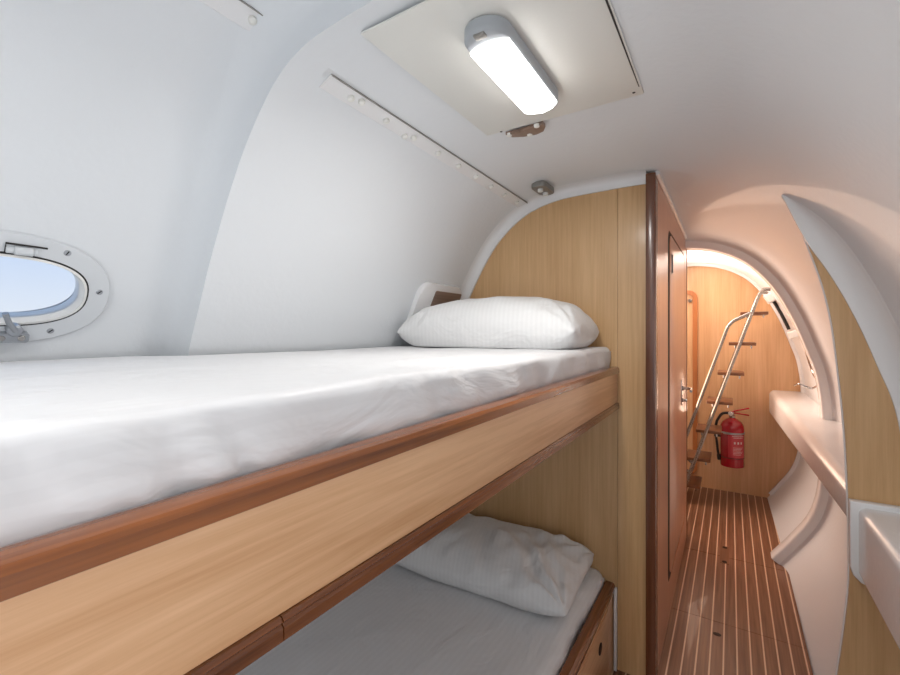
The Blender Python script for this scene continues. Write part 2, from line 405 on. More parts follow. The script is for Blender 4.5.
# carry it across the crown to the passage post
rr = flange('R', 0, min(range(151), key=lambda i: abs(SEC['R'][i].x+.285)+(0 if i < 60 else 9)), 1.89, w=.042, deep=.04)
me = bpy.data.meshes.new('t'); rr.to_mesh(me); bm.from_mesh(me); rr.free()
struct(obj('trim_2', bm, gel2, smooth=50), 'white coved flange arching around the bunk-end bulkhead', 'trim')
i0 = min(range(151), key=lambda i: (SEC['R'][i]-V(.155, .463)).length); i1 = min(range(151), key=lambda i: (SEC['R'][i]-V(.515, -.70)).length)
bm = flange('R', i0, i1, 1.89, w=.066, deep=.065, taper=14)
struct(obj('trim_3', bm, gel2, smooth=50), 'wide white coved flange beside the right bulkhead', 'trim')
# partition between passage and heads, with its door opening
PX = -.245
def hole_wall(bm, outer, inner, x0, x1):
    for x in (x0, x1):
        o = [bm.verts.new(V(x, a, b)) for a, b in outer]; i = [bm.verts.new(V(x, a, b)) for a, b in inner]
        es = [bm.edges.new((o[k], o[(k+1) % len(o)])) for k in range(len(o))]+[bm.edges.new((i[k], i[(k+1) % len(i)])) for k in range(len(i))]
        bmesh.ops.triangle_fill(bm, edges=es, use_beauty=True)
        if x == x0: O0, I0 = o, i
    for A, B in ((O0, o), (I0, i)):
        for k in range(len(A)): bm.faces.new((A[k], A[(k+1) % len(A)], B[(k+1) % len(A)], B[k]))
zt = lambda Y: .622-(.016*(Y-1.9) if Y > 1.9 else 0)
outer = [(1.91, -1.349), (3.27, -1.349), (3.27, zt(3.27)-.004), (1.91, zt(1.91)-.003)]
inner = rrect(2.25, 3.13, -1.185, .475, .07)
bm = NB(); hole_wall(bm, outer, inner, PX-.022, PX)
pw = struct(obj('wall_partition', bm, doorw, smooth=30), 'reddish veneered partition on the left of the passage, holding the door', 'wall')
bm = NB(); prism(bm, [(1.851, -1.387), (1.911, -1.387), (1.911, .612), (1.851, .612)], PX-.035, PX+.001, 'X', bev=.003)
struct(obj('trim_4', bm, mahogd, smooth=30), 'dark mahogany post at the near end of the partition', 'trim')
bm = NB(); prism(bm, [(3.262, -1.349), (3.278, -1.349), (3.278, .59), (3.262, .59)], PX-.03, PX+.003, 'X')
struct(obj('trim_5', bm, mahogd, smooth=30), 'thin dark strip closing the far end of the partition', 'trim')
# light pinkish cove bead on top of the partition
bm = NB(); tube(bm, [V(PX+.004, y, zt(y)-.012) for y in (1.86, 2.3, 2.8, 3.15)], .010, 8)
struct(obj('trim_6', bm, gel2), 'thin white bead along the top of the partition', 'trim')
d1 = bpy.data.objects.new('door_1', None); C.objects.link(d1); d1.location = (PX-.01, 2.715, -1.18+H); d1['_o'] = (PX-.01, 2.715, -1.18)
struct(d1, 'reddish veneered cabin door in the partition, closed', 'door')
bm = NB(); prism(bm, rrect(2.335, 3.122, -1.174, .464, .062), PX-.018, PX-.0005, 'X', bev=.0005); obj('door_panel', bm, doorw, d1, 30)
bm = NB(); prism(bm, rrect(2.2495, 3.1305, -1.1855, .4755, .0715), PX-.0215, PX-.003, 'X'); obj('door_stop', bm, gapm, d1, 30)
hz, hy = -.338, 2.93
hd = bpy.data.objects
bm = NB(); prism(bm, rrect(hy-.018, hy+.018, hz-.10, hz+.05, .008), PX-.003, PX+.002, 'X', bev=.001); hp_ = obj('handle_plate', bm, steel, d1); hp_['label'] = 'chrome backplate'
bm = NB(); cyl(bm, (PX+.001, hy, hz), (PX+.012, hy, hz), .014); tube(bm, smoothpath([(PX+.008, hy, hz), (PX+.052, hy, hz), (PX+.055, hy-.11, hz-.002)], .02), .0075, 10)
q = obj('lever_handle', bm, steel, d1); q['label'] = 'chrome lever handle'
bm = NB(); cyl(bm, (PX+.001, hy, hz-.07), (PX+.010, hy, hz-.07), .011); box(bm, PX+.009, PX+.028, hy-.003, hy+.003, hz-.078, hz-.062, .001)
q = obj('lock_knob', bm, steel, d1); q['label'] = 'chrome lock knob'
for hzz in (.33,):
    bm = NB(); prism(bm, rrect(2.40, 2.43, hzz-.05, hzz+.05, .004), PX-.0035, PX+.001, 'X', bev=.0008); cyl(bm, (PX+.002, 2.415, hzz-.045), (PX+.002, 2.415, hzz+.045), .004, 10)
    q = obj('latch_plate', bm, dgrey, d1); q['label'] = 'grey metal plate'
# ring frame further down the passage
def rib(side, i0, i1, y0, y1, w, step=1, r=.012):
    bm = NB(); rings = []
    sec = [(-.004, y0), (w-r, y0), (w-r*.3, y0+r*.3), (w, y0+r), (w, y1-r), (w-r*.3, y1-r*.3), (w-r, y1), (-.004, y1)]
    for i in range(i0, i1+1, step):
        rings.append([bm.verts.new((lambda h, y: V(h.x, y, h.z))(hp(side, i, y0, ins), y)) for ins, y in sec])
    n = len(sec)
    for A, B in zip(rings, rings[1:]):
        for k in range(n): bm.faces.new((A[k], A[(k+1) % n], B[(k+1) % n], B[k]))
    bm.faces.new(rings[0][::-1]); bm.faces.new(rings[-1]); return bm
ia = min(range(151), key=lambda i: abs(SEC['R'][i].x+.244)+(0 if i < 60 else 9)); ib = 147
bm = rib('R', ia, 150, 3.17, 3.27, .072)
struct(obj('trim_7', bm, gel2, smooth=50), 'white ring frame arching over the passage beyond the door', 'trim')
# coved lead-in before the ring frame
bm = NB(); rings = []
for i in range(ia, 151):
    sec = [(-.003, 3.02)]+[(-.0005+.03*(1-math.cos(math.pi/2*j/6)), 3.02+.15*math.sin(math.pi/2*j/6)) for j in range(7)]+[(.03, 3.171), (-.003, 3.171)]
    rings.append([bm.verts.new((lambda h, y: V(h.x, y, h.z))(hp('R', i, y, a), y)) for a, y in sec])
for A, B in zip(rings, rings[1:]):
    for k in range(len(A)): bm.faces.new((A[k], A[(k+1) % len(A)], B[(k+1) % len(A)], B[k]))
struct(obj('trim_8', bm, gel, smooth=50), 'white coved moulding in front of the ring frame', 'trim')
# far bulkhead
full = section_poly(-.002, Y=4.4); full = [p for p in full if p[1] > -1.349]; full = [(full[0][0], -1.349)]+full+[(full[-1][0], -1.349)]
bm = NB(); prism(bm, full, 4.38, 4.41)
struct(obj('wall_far', bm, oak_end, smooth=30), 'pinkish oak bulkhead at the far end of the passage', 'wall')
bm = rib('R', 0, 147, 4.34, 4.381, .022)
struct(obj('trim_9', bm, gel2, smooth=50), 'white rim around the far bulkhead', 'trim')
# hatch door with rounded teak trim on the far bulkhead
d2 = bpy.data.objects.new('door_2', None); C.objects.link(d2); d2.location = (-.5, 4.37, -1.25+H); d2['_o'] = (-.5, 4.37, -1.25)
struct(d2, 'rounded locker door with orange teak surround on the far bulkhead', 'door')
bm = NB(); ringplate(bm, rrect(-.78, -.245, -1.25, .355, .07), rrect(-.745, -.28, -1.215, .32, .045), lambda u, v, d: V(u, d, v), 4.362, 4.381); obj('door_frame', bm, trimw, d2, 30)['label'] = 'orange teak surround'
bm = NB(); prism(bm, rrect(-.743, -.282, -1.213, .318, .043), 4.372, 4.3805); obj('door_panel', bm, oak_end, d2, 30)
bm = NB(); lathe(bm, [(.012, 0), (.012, .006), (.006, .008), (.006, .016), (.014, .022), (.016, .03), (.010, .036)], (-.302, 4.373, .263), (0, -1, 0)); obj('knob', bm, steel, d2)['label'] = 'round steel knob'
# ------------------------------------------------------------------ porthole on the left
def portlight(name, Cn, Uv, Vv, Nv, a_out, b_out, a_in, b_in, wall, label, screws=True):
    Cn, Uv, Vv, Nv = map(Vector, (Cn, Uv, Vv, Nv))
    P = lambda u, v, d: Cn+Uv*u+Vv*v+Nv*d
    cb = NB(); L = [[cb.verts.new(P(x, y, d)) for x, y in supere(a_in+.014, b_in+.014, 2.6)] for d in (-.12, .12)]
    cb.faces.new(L[0]); cb.faces.new(L[1][::-1])
    for i in range(64): cb.faces.new((L[0][i], L[1][i], L[1][(i+1) % 64], L[0][(i+1) % 64]))
    cut = obj('cutter', cb, gel, smooth=0, origin=(0, 0, 0))
    md = wall.modifiers.new('b', 'BOOLEAN'); md.object = cut; md.operation = 'DIFFERENCE'; md.solver = 'EXACT'
    bpy.context.view_layer.update(); dg = bpy.context.evaluated_depsgraph_get()
    nm = bpy.data.meshes.new_from_object(wall.evaluated_get(dg)); wall.modifiers.clear(); wall.data = nm
    bpy.data.objects.remove(cut)
    r = bpy.data.objects.new(name, None); C.objects.link(r); r.location = Cn+V(0, 0, H); r['_o'] = tuple(Cn); struct(r, label, 'porthole')
    S = lambda k: supere(a_out*k+0, b_out*k, 2.5)
    fb = NB(); prof = [(0, -.002), (0, .004), (-.003, .007), (-.042, .008)]
    rings = [[fb.verts.new(P(*( (lambda x, y: (x, y))(*p)), d)) for p in supere(a_out+k, b_out+k, 2.35)] for k, d in prof+[(-.042, -.06), (-.046, -.06)]]
    for A, B in zip(rings, rings[1:]):
        for i in range(64): fb.faces.new((A[i], A[(i+1) % 64], B[(i+1) % 64], B[i]))
    obj('window_frame', fb, lgrey, r)
    gb = NB(); ringplate(gb, supere(a_out-.0425, b_out-.0425, 2.5), supere(a_out-.0475, b_out-.0475, 2.5), P, -.01, .0085); obj('seal', gb, black, r)['label'] = 'black rubber seal'
    ib_ = NB(); rings = [[ib_.verts.new(P(p[0], p[1], d)) for p in supere(aa, bb, 2.5)] for aa, bb, d in
        ((a_out-.048, b_out-.048, -.012), (a_out-.048, b_out-.048, .010), (a_out-.051, b_out-.051, .012), (a_in+.004, b_in+.004, .010), (a_in, b_in, .004), (a_in, b_in, -.004), (a_in-.004, b_in-.004, -.012), (a_in-.004, b_in-.004, -.04))]
    for A, B in zip(rings, rings[1:]):
        for i in range(64): ib_.faces.new((A[i], A[(i+1) % 64], B[(i+1) % 64], B[i]))
    obj('sash', ib_, whitep, r)['label'] = 'pale inner sash ring'
    g = NB(); L = [[g.verts.new(P(x, y, d)) for x, y in supere(a_in-.003, b_in-.003, 2.5)] for d in (-.016, -.012)]
    g.faces.new(L[0]); g.faces.new(L[1][::-1])
    for i in range(64): g.faces.new((L[0][i], L[1][i], L[1][(i+1) % 64], L[0][(i+1) % 64]))
    obj('glass_pane', g, glass, r)['label'] = 'clear glass pane'
    return r, P
tilt = V(.1, 0, .22).normalized()
nrm = V(tilt.z, 0, -tilt.x)
import mathutils
# centre it on the hull skin
cands = [(abs(hp('L', i, .2).z-.083), i) for i in range(150)]; ic = min(cands)[1]; cc = hp('L', ic, .2)
tl = (hp('L', ic-5, .2)-hp('L', ic+5, .2)).normalized(); nn = V(tl.z, 0, -tl.x)
win, P = portlight('window_1', cc+nn*.001, (0, 1, 0), tl, nn, .205, .122, .142, .068, wl, 'oval opening porthole with sky beyond, above the upper mattress') if False else (None, None)
PC = V(cc.x, .255, cc.z)+tl*.010+nn*.003
win, P = portlight('window_1', PC, (0, 1, 0), tl, nn, .198, .124, .148, .074, wl, 'oval opening porthole with sky beyond, above the upper mattress')
for (u, v) in ((.106, .094), (.176, .008), (.098, -.092), (-.106, .094), (-.176, .008), (-.098, -.092)):
    bm = NB(); c = P(u, v, .007); cyl(bm, c-nn*.002, c+nn*.0015, .0068, 14)
    d = V(0, math.cos(u*40), 0)+tl*math.sin(u*40); e = nn.cross(d)
    sc = obj('screw', bm, satin, win); bm = NB()
    q = [bm.verts.new(c+nn*.0019+d*a+e*b) for a, b in ((-.005, -.0012), (.005, -.0012), (.005, .0012), (-.005, .0012))]; bm.faces.new(q)
    obj('screw_slot', bm, black, win, 0)
for s in (.020, -.10):
    bm = NB(); y0 = s
    pts = [P(y0, .096, .006), P(y0+.048, .096, .006), P(y0+.048, .080, .006), P(y0, .080, .006)]
    cyl(bm, P(y0, .088, .012), P(y0+.030, .088, .012), .009, 16)
    for a, b in ((y0-.012, y0), (y0+.030, y0+.036)):
        cyl(bm, P(a, .088, .012), P(b, .088, .012), .0065, 12)
    h_ = obj('hinge', bm, lgrey, win); bm = NB(); tube(bm, [P(y0-.012, .082, .012), P(y0-.012, .101, .010), P(y0+.052, .099, .009)], .0020, 6); obj('hinge_pin', bm, black, h_)
bm = NB()
L = [[bm.verts.new(P(u, v, d)) for u, v in rrect(-.04, .060, -.114, -.092, .005, 3)] for d in (.006, .022)]
bm.faces.new(L[0]); bm.faces.new(L[1][::-1]); n_ = len(L[0])
for i in range(n_): bm.faces.new((L[0][i], L[1][i], L[1][(i+1) % n_], L[0][(i+1) % n_]))
lt = obj('latch', bm, satin, win); lt['label'] = 'grey metal latch'
bm = NB(); cyl(bm, P(.035, -.084, .008), P(.035, -.084, .030), .013, 20); tube(bm, [P(.035, -.084, .027), P(.022, -.062, .033), P(.014, -.040, .036)], .0052, 10); obj('latch_lever', bm, satin, lt)
for u in (.048, .016):
    bm = NB(); cyl(bm, P(u, -.103, .020), P(u, -.103, .024), .0065, 14); obj('screw', bm, steel, lt)
# ------------------------------------------------------------------ ceiling fittings
def zc(x):   # underside of the ceiling at x
    s = SEC['L'] if x < -.4 else SEC['R']; return min(s[:60], key=lambda p: abs(p.x-x)).y
t = thing('ceiling_panel', 'cream rectangular inspection panel flat on the ceiling around the lamp', 'panel', (-.417, .95, .612))
bm = NB(); prism(bm, rrect(-.644, -.189, .665, 1.225, .004, 2), .6115, .6155, 'Z', bev=.0008); box(bm, -.62, -.21, .69, 1.2, .615, .6245); obj('panel_board', bm, cream, t, 30)
for x, y in ((-.594, 1.222), (-.21, 1.205),):
    bm = NB(); cyl(bm, (x, y, .6108), (x, y, .6125), .004, 10); obj('screw', bm, black, t)
bm = NB(); cyl(bm, (-.194, .66, .6105), (-.194, 1.20, .6135), .0022, 6); obj('edge_gap', bm, black, t)['label'] = 'dark gap along the edge'
# lamp
def make_lamp(name, label, o, em, grp):
    x, y, z = o; L_, W_ = .375, .098
    t = thing(name, label, 'lamp', (x, y, z), grp)
    def stad(a, b, n=20):
        out = []; r = b
        for s, a0 in ((1, -90), (-1, 90)):
            for k in range(n+1):
                an = math.radians(a0+180*k/n); out.append((r*math.sin(an+math.pi/2)*0+r*math.sin(an), s*(a-r)+r*math.cos(an)*1))
        return out
    def st(a, b, n=14):
        out = []
        for k in range(n+1):
            an = math.pi*k/n; out.append((b*math.cos(an), (a-b)+b*math.sin(an)))
        for k in range(n+1):
            an = math.pi+math.pi*k/n; out.append((b*math.cos(an), -(a-b)+b*math.sin(an)))
        return out
    def layered(bm, levels):
        rings = [[bm.verts.new(V(x+px, y+py, z-d)) for px, py in st(a, b)] for a, b, d in levels]
        for A, B in zip(rings, rings[1:]):
            for i in range(len(A)): bm.faces.new((A[i], A[(i+1) % len(A)], B[(i+1) % len(A)], B[i]))
        bm.faces.new(rings[0][::-1]); bm.faces.new(rings[-1])
    a, b = L_/2, W_/2
    bm = NB(); layered(bm, [(a-.004, b-.004, 0), (a, b, .003), (a, b, .022), (a-.003, b-.004, .028), (a-.006, b-.010, .030)]); obj('lamp_housing', bm, grey, t)
    bm = NB()
    # diffuser: straight-ended tray bulging below the housing
    def dif(dx, dy0, dy1, d): return [(-dx, dy0), (-dx*.6, dy0-.010), (0, dy0-.014), (dx*.6, dy0-.010), (dx, dy0), (dx, dy1), (dx*.7, dy1+.012), (0, dy1+.022), (-dx*.7, dy1+.012), (-dx, dy1)]
    rings = []
    for k, dx, d in ((0, .044, .0285), (0, .044, .034), (.004, .040, .040), (.012, .030, .0435)):
        rings.append([bm.verts.new(V(x+px, y+py, z-d)) for px, py in dif(dx, -.135+k, .150-k, d)])
    for A, B in zip(rings, rings[1:]):
        for i in range(10): bm.faces.new((A[i], A[(i+1) % 10], B[(i+1) % 10], B[i]))
    bm.faces.new(rings[0][::-1]); bm.faces.new(rings[-1]); obj('diffuser', bm, em, t)['label'] = 'glowing white diffuser'
    bm = NB(); box(bm, x-.012, x+.012, y-a+.006, y-a+.022, z-.0345, z-.027, .002); obj('switch', bm, dgrey, t)
    return t
make_lamp('ceiling_lamp', 'lit oblong ceiling lamp with grey housing on the cream panel', (-.416, .935, .6115), lampw, None)
area('ceiling_lamp_light', (-.416, .94, .5655), (.055, .25), 3.1, (1, .97, .93), (0, 0, -1))
# finger-hole plate and cupboard catch
t = thing('latch_plate', 'brown half-oval plate with two screws at the cream panel edge', 'plate', (-.523, 1.262, .61))
def hull_c(x): return zc(x)
z0 = .612
bm = NB(); pl = [(-.585, 1.235), (-.575, 1.262), (-.545, 1.278), (-.505, 1.285), (-.478, 1.275), (-.463, 1.250), (-.462, 1.228), (-.50, 1.232), (-.54, 1.240)]
prism(bm, pl, z0-.008, z0+.002, 'Z', bev=.001); obj('plate', bm, brownp, t, 30)
for x, y in ((-.577, 1.243), (-.483, 1.232), (-.522, 1.274)):
    bm = NB(); lathe(bm, [(.004, 0), (.008, .002), (.009, .008), (.009, .009)], (x, y, z0-.012), (0, 0, 1), 14); obj('screw_cap', bm, cream, t)
t = thing('mounting_bracket', 'small grey bracket with two pale caps on the ceiling near the bulkhead', 'bracket', (-.685, 1.79, .60))
z0 = zc(-.685)+.004
bm = NB(); prism(bm, [(x-.668, y+1.775) for x, y in rrect(-.031, .031, -.068, .068, .022)], z0-.022, z0, 'Z', bev=.005, seg=3); obj('bracket_body', bm, dgrey, t)
for dy in (-.030, .030):
    bm = NB(); cyl(bm, (-.668, 1.775+dy, z0-.034), (-.668, 1.775+dy, z0-.02), .011, 16); obj('cap', bm, whitep, t)
# fixing strips with screw caps
def at_i(x): return min(range(150), key=lambda i: abs(SEC['L'][i].x-x)+(0 if SEC['L'][i].y > .2 else 9))
def strip(name, label, y0, y1, caps, Yq, xc=-.79):
    i = at_i(xc); c = hp('L', i, Yq); a = hp('L', at_i(xc+.025), Yq); b = hp('L', at_i(xc-.022), Yq)
    T = (a-b).normalized(); N = V(T.z, 0, -T.x); N = N if N.z < 0 else -N
    t = thing(name, label, 'fixing strip', (c.x, (y0+y1)/2, c.z), 'capped fixing strips at the ceiling edge')
    ca, cb_ = hp('L', i, max(y0, .1 if y0 < .62 else y0)), hp('L', i, min(y1, .5) if y0 < .62 else y1)
    Q = lambda s, y, d: (lambda f: V(ca.x+(cb_.x-ca.x)*f, y, ca.z+(cb_.z-ca.z)*f))((y-y0)/(y1-y0))+T*s+N*d
    bm = NB(); vs = [[bm.verts.new(Q(s, y, d)) for s, d in ((-.024, -.004), (-.024, .001), (-.021, .003), (.021, .003), (.023, .003), (.023, -.004))] for y in (y0, y1)]
    bm.faces.new(vs[0][::-1]); bm.faces.new(vs[1])
    for k in range(6): bm.faces.new((vs[0][k], vs[0][(k+1) % 6], vs[1][(k+1) % 6], vs[1][k]))
    obj('strip', bm, gel2, t, 30)
    bm = NB(); vs = [[bm.verts.new(Q(s, y, d)) for s, d in ((.0235, -.002), (.0235, .006), (.0260, .006), (.0260, -.002))] for y in (y0, y1)]
    bm.faces.new(vs[0][::-1]); bm.faces.new(vs[1])
    for k in range(4): bm.faces.new((vs[0][k], vs[0][(k+1) % 4], vs[1][(k+1) % 4], vs[1][k]))
    obj('edge_lip', bm, dgrey, t, 30)['label'] = 'grey edge lip'
    for (y, s) in caps:
        bm = NB(); p = Q(s, y, .002); lathe(bm, [(.009, 0), (.009, .007), (.006, .010), (.002, .011)], p, N, 14); obj('screw_cap', bm, cream, t)
    return t
ys = []
for u, v in ((355, 91), (390, 111), (417, 129), (441, 145), (461, 158), (478, 171), (493, 183), (506, 192), (518, 201)):
    a = (u-450)/440; ys.append(-.79*(.843+.538*a)/(-.538+.843*a))
strip('fixing_strip', 'long pale strip with a row of screw caps at the ceiling edge', .715, 1.86, [(ys[0], .001), (ys[0]+.030, .008)]+[(y, 0) for y in ys[1:]]+[(ys[2]-.03, -.012)], 1.2)
strip('fixing_strip', 'short pale strip with one cap, cut off by the top edge of the photo', -.3, .592, [(.565, .004), (.1, 0)], .4, -.815)
# ------------------------------------------------------------------ moulded pocket behind the upper pillow
ix = min(range(150), key=lambda i: (SEC['L'][i]-V(-1.14, .15)).length)
pa = hp('L', ix, 1.6); T = (hp('L', ix-4, 1.6)-hp('L', ix+4, 1.6)).normalized(); N = V(T.z, 0, -T.x)
t = thing('wall_pocket', 'small moulded pocket with a brown wood insert behind the upper pillow', 'wall pocket', (pa.x, 1.7, pa.z))
def slab(bm, pts, P_, d0, d1, bev=0):
    L = [[bm.verts.new(P_(u, v, d)) for u, v in pts] for d in (d0, d1)]; n = len(pts)
    f = [bm.faces.new(L[0]), bm.faces.new(L[1][::-1])]
    for i in range(n): bm.faces.new((L[0][i], L[1][i], L[1][(i+1) % n], L[0][(i+1) % n]))
    if bev: bmesh.ops.bevel(bm, geom=list(f[1].edges), offset=bev, segments=4, profile=.5, affect='EDGES')
Q = lambda u, v, d: V(pa.x, 1.7+u, pa.z)+T*v+N*d
bm = NB(); slab(bm, rrect(-.19, .15, -.20, .075, .06), Q, -.01, .022, .012); obj('moulding', bm, gel2, t)
bm = NB(); slab(bm, rrect(-.085, .135, -.06, .045, .008), Q, .020, .0235); obj('wood_insert', bm, brownp, t, 30)['label'] = 'brown wood insert'
# ------------------------------------------------------------------ bunks
def mattress(name, x0, x1, y0, y1, ztop, zbot, m, label, zrail, seed=0, folds=(), r=.022, backx=None):
    """x1 = front edge; sheet-covered mattress with rounded edge and soft folds on the front"""
    bm = NB(); ny = 150; prof = []
    for k in range(14): prof.append((x0+(x1-r-x0)*k/13, ztop, 0))
    for k in range(1, 7):
        a = math.pi/2*k/6; prof.append((x1-r+r*math.sin(a), ztop-r+r*math.cos(a), k/6))
    hh = ztop-r-zbot
    for k in range(1, 9): prof.append((x1-.006*(k/8)**2, ztop-r-hh*k/8, 1))
    rows = []
    for j in range(ny+1):
        y = y0+(y1-y0)*j/ny; row = []
        for (x, z, f) in prof:
            n = noise.noise(V(x*2.2+seed, y*1.6, z*3+seed))
            zz = z; xx = x
            if f == 0 or f < .6:
                zz += .005*n+.0030*noise.noise(V(x*11, y*2.5, seed))
            if f > 0:
                bulge = .010*noise.noise(V(seed, y*4, z*6))+.009*noise.noise(V(seed+5, y*11+z*8, z*10)); xx += bulge
                zz += .0025*noise.noise(V(seed+9, y*7, 1))
                for (yc, wd, am, lean) in folds:
                    d = (y-yc-lean*(z-zbot))/wd
                    low = min(1, max(0, (ztop-z)/hh)); xx += 2.0*am*math.exp(-d*d)*low*(1 if z > zbot-.01 else 0)
            b = backx(y) if backx else x0
            q = (x-x0)/(x1-x0); xx += (b-x0)*(1-q)**2 if q < 1 else 0
            e = min(y-y0, y1-y); rr_ = .03
            if e < rr_ and f < 1: zz -= rr_-math.sqrt(max(0, rr_**2-(rr_-e)**2))
            row.append(bm.verts.new(V(min(xx, x1+.008 if z > zrail else x1-.001), y, zz)))
        b = backx(y) if backx else x0
        row.append(bm.verts.new(V(x1-.03, y, zbot-.002))); row.append(bm.verts.new(V(b, y, zbot-.002)))
        rows.append(row)
    nc = len(rows[0])
    for A, B in zip(rows, rows[1:]):
        for k in range(nc): bm.faces.new((A[k], A[(k+1) % nc], B[(k+1) % nc], B[k]))
    bm.faces.new(rows[0][::-1]); bm.faces.new(rows[-1])
    return tag(obj(name, bm, m, smooth=60), label, 'mattress')
YB0, YB1 = -.55, 1.886
def back_up(y): return -1.315 if y < .52 else (-1.315+.105*min(1, (y-.52)/.09) if y < .8 else -1.21)
t = thing('bunk', 'upper bunk with oak front board and mahogany rails', 'bunk', (-.8, .7, -.318))
bm = NB(); prism(bm, [(-.392, -.172), (-.392, -.292), (-.414, -.292), (-.414, -.172)], YB0, YB1); obj('front_board', bm, board, t, 30)
bm = NB(); prism(bm, [(-.419, -.150), (-.414, -.146), (-.396, -.145), (-.388, -.148), (-.384, -.154), (-.384, -.169), (-.389, -.1715), (-.419, -.1715)], YB0, YB1); obj('top_rail', bm, mahog, t, 25)['label'] = 'varnished mahogany rail'
for a, b in ((YB0, .286), (.2875, YB1)):
    bm = NB(); prism(bm, [(-.388, -.2925), (-.384, -.2965), (-.387, -.300), (-.384, -.303), (-.384, -.316), (-.387, -.3185), (-.412, -.3185), (-.412, -.2925)], a, b); obj('bottom_trim', bm, mahog, t, 25)['label'] = 'grooved mahogany trim'
bm = NB(); prism(bm, [(-.412, -.285), (-.412, -.305), (-1.285, -.305), (-1.275, -.285)], YB0, .51)
prism(bm, [(-.412, -.285), (-.412, -.305), (-1.27, -.305), (-1.27, -.285)], .51, YB1); obj('base_board', bm, gel2, t, 30)
mattress('mattress', -1.2, -.4195, YB0+.01, YB1-.004, -.066, -.1695, sheet, 'white sheeted mattress on the upper bunk', -.146, r=.017,
         folds=((.285, .008, -.005, -.5), (.262, .014, .005, -.6), (.185, .012, .004, -.4), (.155, .012, .004, -.4), (.21, .01, -.002, -.3), (.60, .012, .003, -.5), (.72, .012, .003, .4), (1.15, .02, .004, .8), (1.45, .02, .005, -.8)), backx=back_up)
t = thing('bunk', 'lower bunk with mahogany rail and oak drawer front', 'bunk', (-.8, .7, -1.35))
bm = NB(); prism(bm, [(-.440, -1.040), (-.436, -1.034), (-.412, -1.034), (-.404, -1.038), (-.400, -1.046), (-.400, -1.060), (-.405, -1.064), (-.440, -1.064)], YB0, YB1); obj('top_rail', bm, mahog, t, 25)['label'] = 'varnished mahogany rail'
bm = NB(); box(bm, -.425, -.408, YB0, YB1, -1.386, -1.063); obj('front_board', bm, board, t, 30)
bm = NB(); box(bm, -.411, -.4045, 1.0, 1.78, -1.32, -1.09, .002); dr = obj('drawer_front', bm, board, t, 30)
bm = NB(); lathe(bm, [(.017, 0), (.021, .001), (.021, .003), (.016, .004)], (-.405, 1.655, -1.165), (1, 0, 0), 24); obj('finger_hole', bm, gapm, dr)['label'] = 'dark finger hole'
bm = NB(); box(bm, -1.2, -.43, YB0, YB1, -1.11, -1.08); obj('base_board', bm, oak, t, 30)
mattress('mattress', -1.25, -.445, YB0+.01, YB1-.004, -.984, -1.078, sheet, 'white sheeted mattress on the lower bunk, in shade', -1.034, seed=7, r=.035,
         folds=((1.2, .02, .004, .3), (1.62, .02, .004, -.3)))
bm = NB(); box(bm, -.4035, -.392, 1.872, 1.889, -1.386, -1.05, .002)
struct(obj('trim_10', bm, gel2, smooth=30), 'thin white vertical strip beside the lower drawer', 'trim')
def pillow(name, c, ax, ay, hz, rot, label, m, seed, tiltx=0, tilty=0, flat=.85, pw=.5, rest=0, crump=1):
    bm = NB(); nu, nv = 84, 60; top = {}; bot = {}
    R_ = Matrix.Rotation(rot, 3, 'Z') @ Matrix.Rotation(tiltx, 3, 'X') @ Matrix.Rotation(tilty, 3, 'Y')
    def pos(i, j, s):
        u = -1+2*i/nu; v = -1+2*j/nv
        u = math.sin(u*math.pi/2)*.55+u*.45; v = math.sin(v*math.pi/2)*.55+v*.45
        x = ax*u*(1-.045*(1-v*v)*abs(u)**3-.05*(u*v)**4); y = ay*v*(1-.05*(1-u*u)*abs(v)**3-.05*(u*v)**4)
        hgt = ((1-abs(u)**3.2)*(1-abs(v)**2.8))
        h = hz*max(0, hgt)**pw
        dx, dy = 1-abs(u), 1-abs(v)
        # radiating creases from the corners and across the short ends
        cr = 0
        for cx, cy in ((1, 1), (1, -1), (-1, 1), (-1, -1)):
            ex, ey = cx-u, cy-v; d = math.hypot(ex*ax, ey*ay); an = math.atan2(ey*ay, ex*ax)
            cr += math.exp(-(d/(ax*.42))**2)*math.sin(an*13+seed+cx*2+cy)*.006
        n = noise.noise(V(x*7+seed, y*7, s*2))*.007+noise.noise(V(x*16+seed, y*9-x*6, s*2))*.0035
        wv = .003*math.sin((x*.8+y*.6)*70+seed+4*noise.noise(V(x*4, y*4, seed)))*max(0, noise.noise(V(x*3.3+9, y*3.3, seed)))
        amp = min(1, hgt*4)
        if s > 0: z = h+(cr*crump+n*crump+wv*2.5*crump)*amp
        else: z = -h*flat+(n*.3)*amp
        # gathers near the short ends
        if abs(u) > .6: z += .004*math.sin(v*16+seed+3*noise.noise(V(u*3, v*2, seed)))*amp*(abs(u)-.6)/.4*(1 if s > 0 else -.5)
        ed = .004*noise.noise(V(u*5, v*5, seed+3))
        q = Vector(c)+R_ @ V(x+ed, y+ed, z)
        q.z = max(q.z, rest+.0008*(1-max(abs(u), abs(v)))*0) if s < 0 else max(q.z, rest+.004*amp)
        return q
    for i in range(nu+1):
        for j in range(nv+1):
            t_ = bm.verts.new(pos(i, j, 1)); top[i, j] = t_
            bot[i, j] = t_ if i in (0, nu) or j in (0, nv) else bm.verts.new(pos(i, j, -1))
    for i in range(nu):
        for j in range(nv):
            bm.faces.new((top[i, j], top[i+1, j], top[i+1, j+1], top[i, j+1])); bm.faces.new((bot[i, j], bot[i, j+1], bot[i+1, j+1], bot[i+1, j]))
    o = tag(obj(name, bm, m, smooth=180), label, 'pillow')
    zmin = min(v.co.z for v in o.data.vertices)
    return o
